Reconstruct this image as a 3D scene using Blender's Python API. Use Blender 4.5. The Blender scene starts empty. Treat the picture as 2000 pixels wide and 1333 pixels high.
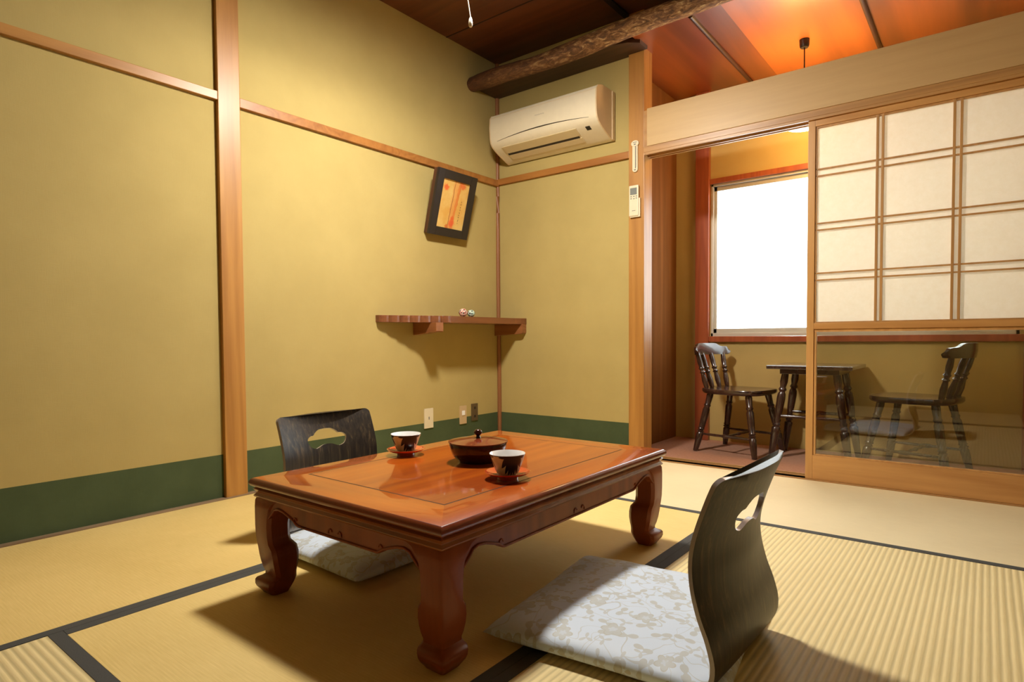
import bpy, bmesh, math, random
from mathutils import Vector, Matrix, noise as mnoise
from mathutils.geometry import delaunay_2d_cdt
PI = math.pi
C = bpy.context.scene.collection
sc = bpy.context.scene
random.seed(7)

# ------------------------------------------------------------------ node helpers
class X:
    """small expression wrapper round Math nodes"""
    def __init__(s, nt, v): s.nt, s.v = nt, v
    def _m(s, op, *a, clamp=False):
        n = s.nt.nodes.new('ShaderNodeMath'); n.operation = op; n.use_clamp = clamp
        for i, q in enumerate((s,) + a):
            q = q.v if isinstance(q, X) else q
            if isinstance(q, (int, float)): n.inputs[i].default_value = q
            else: s.nt.links.new(q, n.inputs[i])
        return X(s.nt, n.outputs[0])
    def __add__(s, o): return s._m('ADD', o)
    def __radd__(s, o): return s._m('ADD', o)
    def __sub__(s, o): return s._m('SUBTRACT', o)
    def __rsub__(s, o): return X(s.nt, o)._m('SUBTRACT', s)
    def __mul__(s, o): return s._m('MULTIPLY', o)
    def __rmul__(s, o): return s._m('MULTIPLY', o)
    def __truediv__(s, o): return s._m('DIVIDE', o)
    def sin(s): return s._m('SINE')
    def cos(s): return s._m('COSINE')
    def abs(s): return s._m('ABSOLUTE')
    def lt(s, o): return s._m('LESS_THAN', o)
    def gt(s, o): return s._m('GREATER_THAN', o)
    def fract(s): return s._m('FRACT')
    def sqrt(s): return s._m('SQRT')
    def mx(s, o): return s._m('MAXIMUM', o)
    def mn(s, o): return s._m('MINIMUM', o)
    def atan2(s, o): return s._m('ARCTAN2', o)
    def clamp(s): return s._m('ADD', 0.0, clamp=True)

def newmat(name):
    m = bpy.data.materials.new(name); m.use_nodes = True
    nt = m.node_tree; b = nt.nodes['Principled BSDF']
    return m, nt, b

def setb(b, base=None, rough=None, **k):
    if base is not None: b.inputs['Base Color'].default_value = (*base, 1)
    if rough is not None: b.inputs['Roughness'].default_value = rough
    names = dict(metal='Metallic', coat='Coat Weight', coatr='Coat Roughness', trans='Transmission Weight', ior='IOR',
                 spec='Specular IOR Level', sheen='Sheen Weight', sub='Subsurface Weight', estr='Emission Strength')
    for q, v in k.items():
        if q == 'ecol': b.inputs['Emission Color'].default_value = (*v, 1)
        else: b.inputs[names[q]].default_value = v

def coord(nt, kind='Object', scale=(1, 1, 1), loc=(0, 0, 0), rot=(0, 0, 0)):
    t = nt.nodes.new('ShaderNodeTexCoord'); mp = nt.nodes.new('ShaderNodeMapping')
    nt.links.new(t.outputs[kind], mp.inputs[0])
    mp.inputs['Scale'].default_value = scale; mp.inputs['Location'].default_value = loc; mp.inputs['Rotation'].default_value = rot
    return mp.outputs[0]

def noise(nt, vec, scale, detail=4, rough=.5, dist=0.0):
    n = nt.nodes.new('ShaderNodeTexNoise'); nt.links.new(vec, n.inputs['Vector'])
    n.inputs['Scale'].default_value = scale; n.inputs['Detail'].default_value = detail
    n.inputs['Roughness'].default_value = rough; n.inputs['Distortion'].default_value = dist
    return n.outputs['Fac']

def ramp(nt, fac, stops):
    r = nt.nodes.new('ShaderNodeValToRGB'); el = r.color_ramp.elements
    el[0].position, el[0].color = stops[0][0], (*stops[0][1], 1)
    el[1].position, el[1].color = stops[-1][0], (*stops[-1][1], 1)
    for p, c in stops[1:-1]:
        e = el.new(p); e.color = (*c, 1)
    nt.links.new(fac, r.inputs[0]); return r.outputs[0]

def mix(nt, fac, a, b):
    n = nt.nodes.new('ShaderNodeMix'); n.data_type = 'RGBA'
    for q, i in ((fac, 0), (a, 6), (b, 7)):
        q = q.v if isinstance(q, X) else q
        if isinstance(q, tuple): n.inputs[i].default_value = (*q, 1)
        elif isinstance(q, (int, float)): n.inputs[i].default_value = q
        else: nt.links.new(q, n.inputs[i])
    return n.outputs[2]

def bump(nt, b, h, strength=.2, dist=.01):
    n = nt.nodes.new('ShaderNodeBump'); n.inputs['Strength'].default_value = strength
    n.inputs['Distance'].default_value = dist
    nt.links.new(h.v if isinstance(h, X) else h, n.inputs['Height']); nt.links.new(n.outputs[0], b.inputs['Normal'])

def flat(name, base, rough=.5, **k):
    m, nt, b = newmat(name); setb(b, base, rough, **k)
    f = noise(nt, coord(nt), 25, 3)
    c = ramp(nt, f, [(.3, tuple(v * .98 for v in base)), (.7, tuple(min(1, v * 1.02) for v in base))])
    nt.links.new(c, b.inputs['Base Color'])
    return m

def wood(name, dark, light, axis='z', fine=60, rough=.45, rings=True, contrast=1.0, bumps=.08, **k):
    m, nt, b = newmat(name); setb(b, light, rough, **k)
    st = dict(x=(.06, 1, 1), y=(1, .06, 1), z=(1, 1, .06))[axis]
    v = coord(nt, scale=st)
    f1 = noise(nt, v, fine, 5, .6, .3)
    f2 = noise(nt, v, fine * .12, 3, .5, 1.2)
    g = X(nt, f1) * .5 + X(nt, f2) * .5
    if rings:
        r = (X(nt, noise(nt, v, fine * .07, 2, .4, .8)) * 55.0).sin() * .5 + .5
        g = g * .8 + r * .2
    lo, hi = .5 - .22 / contrast, .5 + .22 / contrast
    col = ramp(nt, g.v, [(lo, dark), (hi, light)])
    nt.links.new(col, b.inputs['Base Color'])
    bump(nt, b, f1, bumps, .002)
    return m

def plaster(name, c1, c2, scale=3):
    m, nt, b = newmat(name); setb(b, c1, .92, spec=.2)
    v = coord(nt)
    col = ramp(nt, noise(nt, v, scale, 5, .6), [(.3, c1), (.7, c2)])
    # woven wall covering: fine vertical and horizontal threads
    th = X(nt, noise(nt, coord(nt, scale=(1, 1, .05)), 500, 2)) + X(nt, noise(nt, coord(nt, scale=(.05, .05, 1)), 500, 2))
    nt.links.new(col, b.inputs['Base Color'])
    bump(nt, b, th, .12, .002)
    return m

# ------------------------------------------------------------------ mesh helpers
def obj(name, bm, mat=None, parent=None, smooth=None, mats=None):
    me = bpy.data.meshes.new(name)
    bmesh.ops.remove_doubles(bm, verts=bm.verts, dist=1e-6)
    bm.normal_update(); bm.to_mesh(me); bm.free()
    for mm in (mats or [mat]): me.materials.append(mm)
    o = bpy.data.objects.new(name, me); C.objects.link(o)
    if parent is not None: o.parent = parent
    if smooth is not None:
        for p in me.polygons: p.use_smooth = True
        try: me.set_sharp_from_angle(angle=math.radians(smooth))
        except Exception: pass
    return o

def empty(name, loc=(0, 0, 0), rz=0):
    o = bpy.data.objects.new(name, None); C.objects.link(o)
    o.location = loc; o.rotation_euler = (0, 0, rz); o.empty_display_size = .05
    return o

def tag(o, label, cat=None, group=None, kind=None):
    o['label'] = label
    if cat: o['category'] = cat
    if group: o['group'] = group
    if kind: o['kind'] = kind
    return o

def box(bm, a, b, bev=0, mi=0):
    a, b = Vector(a), Vector(b)
    r = bmesh.ops.create_cube(bm, size=1)
    vs = r['verts']
    for v in vs:
        v.co = Vector(((v.co[i] + .5) * (b[i] - a[i]) + a[i]) for i in range(3))
    fs = {f for v in vs for f in v.link_faces}
    for f in fs: f.material_index = mi
    if bev:
        es = list({e for v in vs for e in v.link_edges})
        bmesh.ops.bevel(bm, geom=es, offset=bev, segments=2, affect='EDGES', profile=.6, material=mi)
    return bm

def nb(): return bmesh.new()

def mbox(name, a, b, mat, parent=None, bev=0):
    return obj(name, box(nb(), a, b, bev), mat, parent)

def lathe(bm, prof, n=48, c=(0, 0, 0), uv=False, M=None):
    """prof: list of (r, z)"""
    uvl = bm.loops.layers.uv.verify() if uv else None
    rows = []
    M = M or Matrix()
    for r, z in prof:
        if r < 1e-6: rows.append([bm.verts.new(M @ Vector((c[0], c[1], c[2] + z)))])
        else: rows.append([bm.verts.new(M @ Vector((c[0] + r * math.cos(2 * PI * i / n), c[1] + r * math.sin(2 * PI * i / n), c[2] + z))) for i in range(n)])
    L = len(rows)
    for k in range(L - 1):
        A, B = rows[k], rows[k + 1]
        for i in range(n):
            j = (i + 1) % n
            if len(A) == 1 and len(B) == 1: continue
            if len(A) == 1: f = bm.faces.new((A[0], B[j], B[i])); us = [(i + .5, k), (i + 1, k + 1), (i, k + 1)]
            elif len(B) == 1: f = bm.faces.new((A[i], A[j], B[0])); us = [(i, k), (i + 1, k), (i + .5, k + 1)]
            else: f = bm.faces.new((A[i], A[j], B[j], B[i])); us = [(i, k), (i + 1, k), (i + 1, k + 1), (i, k + 1)]
            if uv:
                for l, (u, v) in zip(f.loops, us): l[uvl].uv = (u / n, v / (L - 1))
    return bm

def frame_between(p, q):
    p, q = Vector(p), Vector(q); d = (q - p)
    return Matrix.Translation(p) @ d.to_track_quat('Z', 'Y').to_matrix().to_4x4(), d.length

def turned(bm, p, q, prof, n=20):
    """turned post from p to q, prof = [(t, r)]"""
    M, L = frame_between(p, q)
    pr = [(0, 0)] + [(r, t * L) for t, r in prof] + [(0, L)]
    return lathe(bm, pr, n, M=M)

def tube(bm, pts, r, n=10, cap=True):
    pts = [Vector(p) for p in pts]; rows = []
    up = Vector((0, 0, 1))
    for i, p in enumerate(pts):
        t = (pts[min(i + 1, len(pts) - 1)] - pts[max(i - 1, 0)]).normalized()
        a = t.cross(up)
        if a.length < 1e-3: a = t.cross(Vector((1, 0, 0)))
        a.normalize(); b2 = t.cross(a).normalized()
        rr = r[i] if isinstance(r, (list, tuple)) else r
        rows.append([bm.verts.new(p + rr * (math.cos(2 * PI * k / n) * a + math.sin(2 * PI * k / n) * b2)) for k in range(n)])
    for A, B in zip(rows, rows[1:]):
        for k in range(n):
            j = (k + 1) % n; bm.faces.new((A[k], A[j], B[j], B[k]))
    if cap: bm.faces.new(rows[0][::-1]); bm.faces.new(rows[-1])
    return bm

def prism(bm, poly, h, M=None, bev=0):
    """poly in local XY, extruded along +Z by h"""
    M = M or Matrix()
    a = [bm.verts.new(M @ Vector((x, y, 0))) for x, y in poly]
    b = [bm.verts.new(M @ Vector((x, y, h))) for x, y in poly]
    n = len(poly)
    f1 = bm.faces.new(a[::-1]); f2 = bm.faces.new(b)
    sides = [bm.faces.new((a[i], a[(i + 1) % n], b[(i + 1) % n], b[i])) for i in range(n)]
    bmesh.ops.recalc_face_normals(bm, faces=[f1, f2] + sides)
    if bev:
        es = [e for f in (f1, f2) for e in f.edges]
        bmesh.ops.bevel(bm, geom=es, offset=bev, segments=2, affect='EDGES', profile=.6)
    return bm

def catmull(pts, per=8):
    P = [Vector(p) for p in pts]; out = []
    for i in range(len(P) - 1):
        p0, p1, p2, p3 = P[max(i - 1, 0)], P[i], P[i + 1], P[min(i + 2, len(P) - 1)]
        for k in range(per):
            t = k / per
            out.append(.5 * ((2 * p1) + (-p0 + p2) * t + (2 * p0 - 5 * p1 + 4 * p2 - p3) * t * t + (-p0 + 3 * p1 - 3 * p2 + p3) * t ** 3))
    out.append(P[-1]); return out

def copy_tree(o, parent=None):
    c = o.copy(); C.objects.link(c)
    if parent is not None: c.parent = parent
    for ch in list(o.children): copy_tree(ch, c)
    return c

# ------------------------------------------------------------------ materials
M_wall = plaster('olive_wallcovering', (.425, .325, .118), (.47, .362, .135))
M_wallv = plaster('veranda_wallcovering', (.44, .315, .11), (.49, .355, .13))
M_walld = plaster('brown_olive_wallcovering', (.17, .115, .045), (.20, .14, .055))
M_green = plaster('green_paper_band', (.058, .080, .034), (.074, .100, .044), 6)
M_tatyose = wood('weathered_floor_strip', (.16, .095, .045), (.30, .20, .11), 'y', 60, .6)
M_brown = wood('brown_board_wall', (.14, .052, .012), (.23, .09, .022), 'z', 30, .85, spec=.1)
M_post = wood('cedar_post', (.31, .125, .022), (.49, .235, .050), 'z', 55, .45, coat=.1, coatr=.3)
M_cornerpost = wood('corner_post_timber', (.16, .055, .020), (.34, .14, .05), 'z', 40, .45)
M_railx = wood('cedar_rail_across', (.27, .098, .018), (.41, .170, .036), 'x', 60, .45)
M_raily = wood('cedar_rail_along', (.32, .135, .028), (.49, .240, .058), 'y', 60, .4)
M_panel = wood('pale_cypress_board', (.50, .32, .13), (.62, .415, .18), 'x', 30, .5, rings=False, coat=.08, coatr=.3)
M_kamoi = wood('track_timber', (.36, .18, .06), (.50, .27, .09), 'x', 60, .4)
M_shoji = wood('screen_timber', (.46, .22, .065), (.66, .36, .12), 'z', 60, .35, coat=.2, coatr=.2)
M_shojix = wood('screen_timber_across', (.44, .20, .055), (.64, .34, .11), 'x', 60, .35, coat=.2, coatr=.2)
M_redwood = wood('red_stained_timber', (.24, .050, .018), (.36, .090, .030), 'z', 60, .3, coat=.4, coatr=.15)
M_ceil = wood('dark_ceiling_board', (.085, .025, .008), (.15, .044, .013), 'x', 40, .45)
M_ceilv = wood('varnished_ceiling_board', (.15, .028, .005), (.36, .078, .010), 'y', 12, .35, rings=True, contrast=1.6, coat=1.0, coatr=.32)
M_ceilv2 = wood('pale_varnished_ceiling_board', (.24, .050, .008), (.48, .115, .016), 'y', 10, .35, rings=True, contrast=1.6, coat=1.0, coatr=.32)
M_batten = wood('dark_batten', (.03, .010, .006), (.07, .022, .012), 'y', 60, .45, coat=.15)
M_seam = flat('ceiling_seam', (.02, .008, .005), .7)
M_floorv = plaster('rose_carpet', (.34, .17, .105), (.42, .225, .15), 60)
M_sub = flat('subfloor', (.05, .04, .03), .9)
M_walnut = wood('shelf_timber', (.13, .040, .014), (.24, .085, .030), 'y', 60, .35, coat=.4, coatr=.2)
M_chair = wood('dark_stained_wood', (.022, .010, .007), (.055, .022, .014), 'z', 60, .25, coat=.7, coatr=.12)
M_table = wood('red_lacquered_rosewood', (.30, .042, .004), (.52, .115, .006), 'y', 34, .35, spec=.1, coat=1.0, coatr=.04)
M_tablex = wood('red_lacquered_rosewood_rail', (.34, .055, .005), (.56, .135, .008), 'x', 34, .35, spec=.1, coat=1.0, coatr=.04)
M_tabled = wood('dark_red_table_side', (.15, .028, .008), (.28, .066, .016), 'z', 40, .4, coat=.18, coatr=.12, spec=.2)
M_inlay = flat('dark_inlay_line', (.03, .008, .004), .5, spec=.2)
M_white = flat('glazed_white_china', (.92, .92, .92), .12, coat=.8)
M_acw = flat('cream_plastic', (.72, .64, .47), .35)
M_acs = flat('yellowed_plastic', (.66, .50, .30), .4)
M_black = flat('black_plastic', (.012, .010, .009), .35)
M_slot = flat('dark_air_gap', (.035, .022, .010), .8)
M_grey = flat('grey_display', (.20, .21, .19), .25)
M_plate = flat('ivory_plate', (.72, .63, .44), .4)
M_bronze = flat('bronze_plate', (.14, .095, .045), .4, metal=.3)
M_alu = flat('brushed_aluminium', (.50, .47, .40), .45, metal=.3)
M_frameb = flat('black_brown_frame', (.018, .013, .013), .35)
M_frames = wood('frame_side_wood', (.05, .018, .008), (.11, .040, .016), 'z', 60, .5)
M_cord = flat('white_cord', (.75, .66, .52), .6)
M_ink = flat('black_ink', (.012, .010, .010), .6)
M_print = flat('grey_print', (.16, .15, .14), .6)
M_gold = flat('pale_gold', (.72, .55, .22), .4)

def m_log():
    m, nt, b = newmat('rustic_log'); setb(b, rough=.6)
    v = coord(nt, scale=(.35, 1, 1))
    f = noise(nt, v, 45, 6, .7, 1.0)
    g = noise(nt, coord(nt, scale=(1, 1, 1)), 5, 3)
    col = ramp(nt, f, [(.36, (.06, .026, .010)), (.48, (.17, .075, .026)), (.57, (.34, .18, .065)), (.65, (.62, .45, .21))])
    col2 = ramp(nt, f, [(.3, (.045, .017, .008)), (.7, (.15, .055, .020))])
    # the bark-flecked top grows towards the free end of the log
    t = nt.nodes.new('ShaderNodeTexCoord'); s = nt.nodes.new('ShaderNodeSeparateXYZ'); nt.links.new(t.outputs['Object'], s.inputs[0])
    fac = ((X(nt, s.outputs[0]) - .2) * 1.1 + (X(nt, g) - .5) * 1.2).clamp()
    nt.links.new(mix(nt, fac, col2, col), b.inputs['Base Color'])
    bump(nt, b, f, .6, .01); return m
M_log = m_log()

def m_tatami(name, axis, ribbed, c1, c2):
    m, nt, b = newmat(name); setb(b, c1, .6, spec=.3)
    v = coord(nt)
    big = noise(nt, v, 2.2, 4, .6)
    st = (.04, 1, 1) if axis == 'x' else (1, .04, 1)
    straw = noise(nt, coord(nt, scale=st), 420, 2, .6)
    g = X(nt, big) * .5 + X(nt, straw) * .5
    col = ramp(nt, g.v, [(.36, c1), (.64, c2)])
    t = nt.nodes.new('ShaderNodeTexCoord'); s = nt.nodes.new('ShaderNodeSeparateXYZ'); nt.links.new(t.outputs['Object'], s.inputs[0])
    a = X(nt, s.outputs[1] if axis == 'x' else s.outputs[0])      # across the straw
    l = X(nt, s.outputs[0] if axis == 'x' else s.outputs[1])      # along the straw
    if ribbed:
        wob = (X(nt, noise(nt, coord(nt, scale=(3, .8, 1) if axis != 'x' else (.8, 3, 1)), 8, 2)) - .5) * .9
        rib = (a * (2 * PI / .0168) + wob).sin() * .5 + .5
        w = (rib.lt(.5) * (.5 - rib) * 1.15).clamp()
        col = mix(nt, w, col, tuple(q * .62 for q in c1))
        h = rib * 1.0 + X(nt, straw) * .12
        nt.links.new(col, b.inputs['Base Color']); bump(nt, b, h, .35, .004)
    else:
        rib = (a * (2 * PI / .0085)).sin() * .5 + .5
        w = rib.lt(.25) * .05
        col = mix(nt, w, col, tuple(q * .6 for q in c1))
        knot = (l * (2 * PI / .004)).sin() * .3
        nt.links.new(col, b.inputs['Base Color']); bump(nt, b, rib * .3 + knot * .5 + X(nt, straw) * .5, .15, .002)
    return m
M_tatA = m_tatami('aged_golden_tatami', 'x', False, (.68, .485, .165), (.78, .575, .22))
M_tatB = m_tatami('golden_tatami', 'x', False, (.72, .525, .19), (.82, .62, .25))
M_tatC = m_tatami('pale_tatami', 'x', False, (.74, .61, .36), (.82, .69, .42))
M_tatR = m_tatami('pale_ribbed_tatami', 'y', True, (.80, .64, .31), (.88, .73, .38))
M_tatD = m_tatami('pale_ribbed_tatami_lengthwise', 'x', True, (.72, .58, .28), (.82, .67, .36))
def m_heri():
    m, nt, b = newmat('dark_cloth_border'); setb(b, rough=.85)
    f = noise(nt, coord(nt), 900, 2)
    nt.links.new(ramp(nt, f, [(.35, (.040, .040, .038)), (.65, (.075, .074, .068))]), b.inputs['Base Color'])
    bump(nt, b, f, .3, .001); return m
M_heri = m_heri()

def m_brocade():
    m, nt, b = newmat('floral_brocade'); setb(b, rough=.55, sheen=.3)
    t = nt.nodes.new('ShaderNodeTexCoord')
    s = nt.nodes.new('ShaderNodeSeparateXYZ'); nt.links.new(t.outputs['Object'], s.inputs[0])
    cmb = nt.nodes.new('ShaderNodeCombineXYZ'); nt.links.new(s.outputs[0], cmb.inputs[0]); nt.links.new(s.outputs[1], cmb.inputs[1])
    P = cmb.outputs[0]
    def petals(scale, k, r0, amp, off, edge):
        mp = nt.nodes.new('ShaderNodeMapping'); nt.links.new(P, mp.inputs[0]); mp.inputs['Location'].default_value = off
        vo = nt.nodes.new('ShaderNodeTexVoronoi'); vo.voronoi_dimensions = '2D'; nt.links.new(mp.outputs[0], vo.inputs['Vector'])
        vo.inputs['Scale'].default_value = scale; vo.inputs['Randomness'].default_value = .75
        vm = nt.nodes.new('ShaderNodeVectorMath'); vm.operation = 'SUBTRACT'
        nt.links.new(mp.outputs[0], vm.inputs[0])
        nt.links.new(vo.outputs['Position'], vm.inputs[1])
        ss = nt.nodes.new('ShaderNodeSeparateXYZ'); nt.links.new(vm.outputs[0], ss.inputs[0])
        sc3 = nt.nodes.new('ShaderNodeSeparateXYZ'); nt.links.new(vo.outputs['Color'], sc3.inputs[0])
        x, y = X(nt, ss.outputs[0]), X(nt, ss.outputs[1]); r = (x * x + y * y).sqrt()
        th = y.atan2(x) + X(nt, sc3.outputs[0]) * 6.283
        q = (th * k).cos().abs(); q = q * q * q if k < 2 else q
        lim = q * amp + r0 * (X(nt, sc3.outputs[1]) * .5 + .7)
        body = r.lt(lim); core = r.lt(lim * .38)
        rim = body - r.lt(lim * .86)
        return body, core, rim
    b1, c1, r1 = petals(8.0, 2.5, .017, .011, (0, 0, 0), 0)
    b2, c2, r2 = petals(15, 1.0, .0028, .021, (.31, .17, 0), 0)
    b3, c3, r3 = petals(17, 1.5, .002, .016, (.77, .53, 0), 0)
    vn = X(nt, noise(nt, P, 9, 1, .4, .6)); vine = (vn - .5).abs().lt(.006)
    vn2 = X(nt, noise(nt, coord(nt, loc=(3.1, 1.7, 0)), 11, 1, .4, .6)); vine2 = (vn2 - .52).abs().lt(.006)
    pat = (b1 * .75 + r1 * .25 - c1 * .35).mx(b2 * .8).mx(b3 * .7).mx(vine * .7).mx(vine2 * .55)
    col = mix(nt, pat, (.62, .72, .85), (.46, .475, .44))
    weave = noise(nt, P, 600, 2)
    nt.links.new(col, b.inputs['Base Color'])
    bump(nt, b, X(nt, weave) * .5 + pat * .6, .15, .001)
    return m
M_brocade = m_brocade()

def m_plywood():
    m, nt, b = newmat('black_stained_plywood'); setb(b, rough=.42, coat=.12, coatr=.3, spec=.35)
    v = coord(nt, scale=(1, 1, .05))
    f = noise(nt, v, 90, 6, .65, .4)
    col = ramp(nt, f, [(.40, (.014, .011, .009)), (.56, (.034, .024, .015)), (.68, (.095, .062, .030))])
    nt.links.new(col, b.inputs['Base Color']); bump(nt, b, f, .25, .002); return m
M_ply = m_plywood()
M_plyedge = flat('highlit_plywood_edge', (.27, .22, .20), .35, coat=.8, coatr=.35)  # same dark lacquer as the faces, base lightened to paint in the lamp's highlight

def m_cup():
    m, nt, b = newmat('leaf_pattern_china'); setb(b, rough=.35, coat=.25, spec=.3)
    uv = nt.nodes.new('ShaderNodeUVMap'); s = nt.nodes.new('ShaderNodeSeparateXYZ'); nt.links.new(uv.outputs[0], s.inputs[0])
    u, h = X(nt, s.outputs[0]), X(nt, s.outputs[1])
    # fern fans that hang from the rim, repeated round the cup
    def fan(off):
        a = ((u + off) * 3.0).fract() - .5           # -0.5 .. 0.5 across a repeat
        x = a * 2.25; y = 1.04 - h
        r = (x * x + y * y).sqrt(); th = x.atan2(y)
        teeth = ((th * 2.9).fract() - .5).abs() * 2.0
        return r.lt(.62 + teeth * .34)
    d = fan(.04)
    band = h.gt(.93)
    d = d.mx(band)
    f = noise(nt, coord(nt), 60, 3)
    cream = ramp(nt, f, [(.35, (.56, .56, .38)), (.65, (.66, .67, .48))])
    nt.links.new(mix(nt, d, cream, (.012, .018, .032)), b.inputs['Base Color'])
    return m
M_cup = m_cup()
M_bowl = flat('dark_maroon_lacquer', (.034, .006, .004), .2, coat=.6, coatr=.05, spec=.2)
M_lid = flat('red_brown_lacquer_lid', (.20, .030, .010), .2, coat=1.0, coatr=.06)
M_saucer = flat('vermilion_lacquer', (.58, .075, .015), .15, coat=1.0, coatr=.05)

def m_paper():
    m, nt, b = newmat('screen_paper'); nt.nodes.remove(b)
    out = nt.nodes['Material Output']
    f = noise(nt, coord(nt), 35, 5, .7)
    col = ramp(nt, f, [(.3, (.88, .82, .70)), (.7, (.92, .87, .77))])
    d = nt.nodes.new('ShaderNodeBsdfDiffuse'); t = nt.nodes.new('ShaderNodeBsdfTranslucent'); mx = nt.nodes.new('ShaderNodeMixShader')
    nt.links.new(col, d.inputs[0]); nt.links.new(col, t.inputs[0]); mx.inputs[0].default_value = .45
    nt.links.new(d.outputs[0], mx.inputs[1]); nt.links.new(t.outputs[0], mx.inputs[2]); nt.links.new(mx.outputs[0], out.inputs[0])
    return m
M_paper = m_paper()
def m_glass():
    m, nt, b = newmat('clear_glass'); nt.nodes.remove(b); out = nt.nodes['Material Output']
    g = nt.nodes.new('ShaderNodeBsdfGlossy'); g.inputs['Roughness'].default_value = .015; g.inputs[0].default_value = (1, 1, 1, 1)
    t = nt.nodes.new('ShaderNodeBsdfTransparent'); t.inputs[0].default_value = (.84, .84, .79, 1)
    fr = nt.nodes.new('ShaderNodeFresnel'); fr.inputs[0].default_value = 1.5
    mx = nt.nodes.new('ShaderNodeMixShader'); nt.links.new((X(nt, fr.outputs[0]) * 1.8).v, mx.inputs[0])
    nt.links.new(t.outputs[0], mx.inputs[1]); nt.links.new(g.outputs[0], mx.inputs[2]); nt.links.new(mx.outputs[0], out.inputs[0])
    return m
M_glass = m_glass()
def m_frost():
    m, nt, b = newmat('frosted_glass'); nt.nodes.remove(b); out = nt.nodes['Material Output']
    a = nt.nodes.new('ShaderNodeBsdfTranslucent'); a.inputs[0].default_value = (.92, .95, .95, 1)
    t = nt.nodes.new('ShaderNodeBsdfTransparent'); t.inputs[0].default_value = (.92, .96, .96, 1)
    mx = nt.nodes.new('ShaderNodeMixShader'); mx.inputs[0].default_value = .45
    nt.links.new(t.outputs[0], mx.inputs[1]); nt.links.new(a.outputs[0], mx.inputs[2]); nt.links.new(mx.outputs[0], out.inputs[0])
    return m
M_frost = m_frost()
def m_emit(name, col, s):
    m, nt, b = newmat(name); setb(b, (.8, .8, .8), .5, ecol=col, estr=s); return m

# ------------------------------------------------------------------ the room
W, FR = 2.95, -3.85              # right wall x, front wall y
ZC, ZV = 2.615, 2.398             # ceilings
YV = .86                         # veranda window wall
def S(o, label, cat='trim'):
    return tag(o, label, cat, kind='structure')

S(mbox('floor', (-.1, FR - .1, -.10), (W + .1, .0, -.052), M_sub), 'dark boards under the straw mats', 'floor')
S(mbox('floor_veranda', (.55, .0, -.10), (W + .1, YV + .1, -.001), M_floorv), 'dusty rose carpet of the veranda nook', 'floor')

def wall_with_band(name, a, b, axis):
    """painted wall with a green paper band along its foot"""
    bm = nb(); a, b = list(a), list(b)
    lo, hi = list(a), list(b); lo[2] = -.1
    hi2 = list(b); hi2[2] = .2
    box(bm, lo, hi2, mi=1)
    lo2 = list(a); lo2[2] = .2
    box(bm, lo2, hi)
    return obj(name, bm, mats=[M_wall, M_green])
S(wall_with_band('wall_left', (-.1, FR, 0), (0, 0, ZC), 'y'), 'olive yellow wall with a green band, on the picture side', 'wall')
S(wall_with_band('wall_back', (0, 0, 0), (1.02, .08, ZC), 'x'), 'olive yellow wall under the air conditioner with a green band', 'wall')
S(mbox('wall_back_upper', (1.02, .0, 2.45), (W, .06, ZC), M_wall), 'olive strip of wall above the rustic log', 'wall')
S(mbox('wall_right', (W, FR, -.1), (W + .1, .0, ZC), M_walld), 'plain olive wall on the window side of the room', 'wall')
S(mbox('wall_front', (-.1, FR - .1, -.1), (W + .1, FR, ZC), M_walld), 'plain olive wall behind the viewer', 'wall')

# ceilings
bm = nb()
box(bm, (-.1, FR, ZC), (W + .1, .06, ZC + .06))
for y in (-.5, -1.41, -2.32, -3.23): box(bm, (.0, y - .004, ZC - .002), (W, y + .004, ZC + .001), mi=1)
for x in (.99,): box(bm, (x, -.42, ZC - .012), (x + .035, .0, ZC), mi=1)
S(obj('ceiling', bm, mats=[M_ceil, M_seam]), 'dark brown board ceiling of the main room', 'ceiling')
bm = nb()
box(bm, (.55, .08, ZV), (1.12, YV + .1, ZV + .03))
box(bm, (1.12, -.19, ZV), (1.62, YV + .1, ZV + .03))
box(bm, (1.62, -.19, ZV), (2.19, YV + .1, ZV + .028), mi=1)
box(bm, (2.19, -.19, ZV), (W + .1, YV + .1, ZV + .03))
S(obj('ceiling_veranda', bm, mats=[M_ceilv, M_ceilv2]), 'orange varnished board ceiling over the window nook', 'ceiling')
for i, x in enumerate((1.463, 2.192)):
    bm = tube(nb(), [(x, -.19, ZV - .004), (x, .3, ZV - .006), (x, YV, ZV - .004)], .0125, 12)
    S(obj('trim_%d' % (i + 1), bm, M_batten, smooth=60), ['slim dark batten on the orange ceiling beside the post', 'slim dark batten on the orange ceiling beyond the hanging lamp'][i], 'batten')

# posts and rails
def post(n, a, b, label, mat=M_post, bev=.003):
    return S(mbox('trim_%d' % n, a, b, mat, bev=bev), label, 'post')
post(3, (-.01, -1.969, 0), (.022, -1.868, ZC), 'broad pale cedar post on the picture wall')
post(4, (1.021, -.022, 0), (1.120, .085, ZC), 'cedar post carrying the thermometer')
def corner_post():
    bm = nb(); pts = []
    for i in range(24):
        z = i * ZC / 23
        pts.append((.006 + .0025 * math.sin(z * 3), -.008 + .002 * math.sin(z * 4 + 1), z))
    return tube(bm, pts, [.0145 + .001 * math.sin(i * .7) for i in range(24)], 10)
S(obj('trim_5', corner_post(), M_cornerpost, smooth=50), 'thin wavy brown post in the room corner', 'post')
# wall rails: sloping front face
def rail(n, a, b, label, mat):
    return S(mbox('trim_%d' % n, a, b, mat, bev=.002), label, 'rail')
rail(6, (-.002, FR, 1.777), (.020, -1.969, 1.815), 'cedar wall rail before the broad post', M_raily)
rail(7, (-.002, -1.868, 1.773), (.020, -.01, 1.815), 'cedar wall rail above the tilted picture', M_railx)
rail(8, (.01, -.020, 1.781), (1.021, .002, 1.822), 'cedar wall rail under the air conditioner', M_railx)
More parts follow.
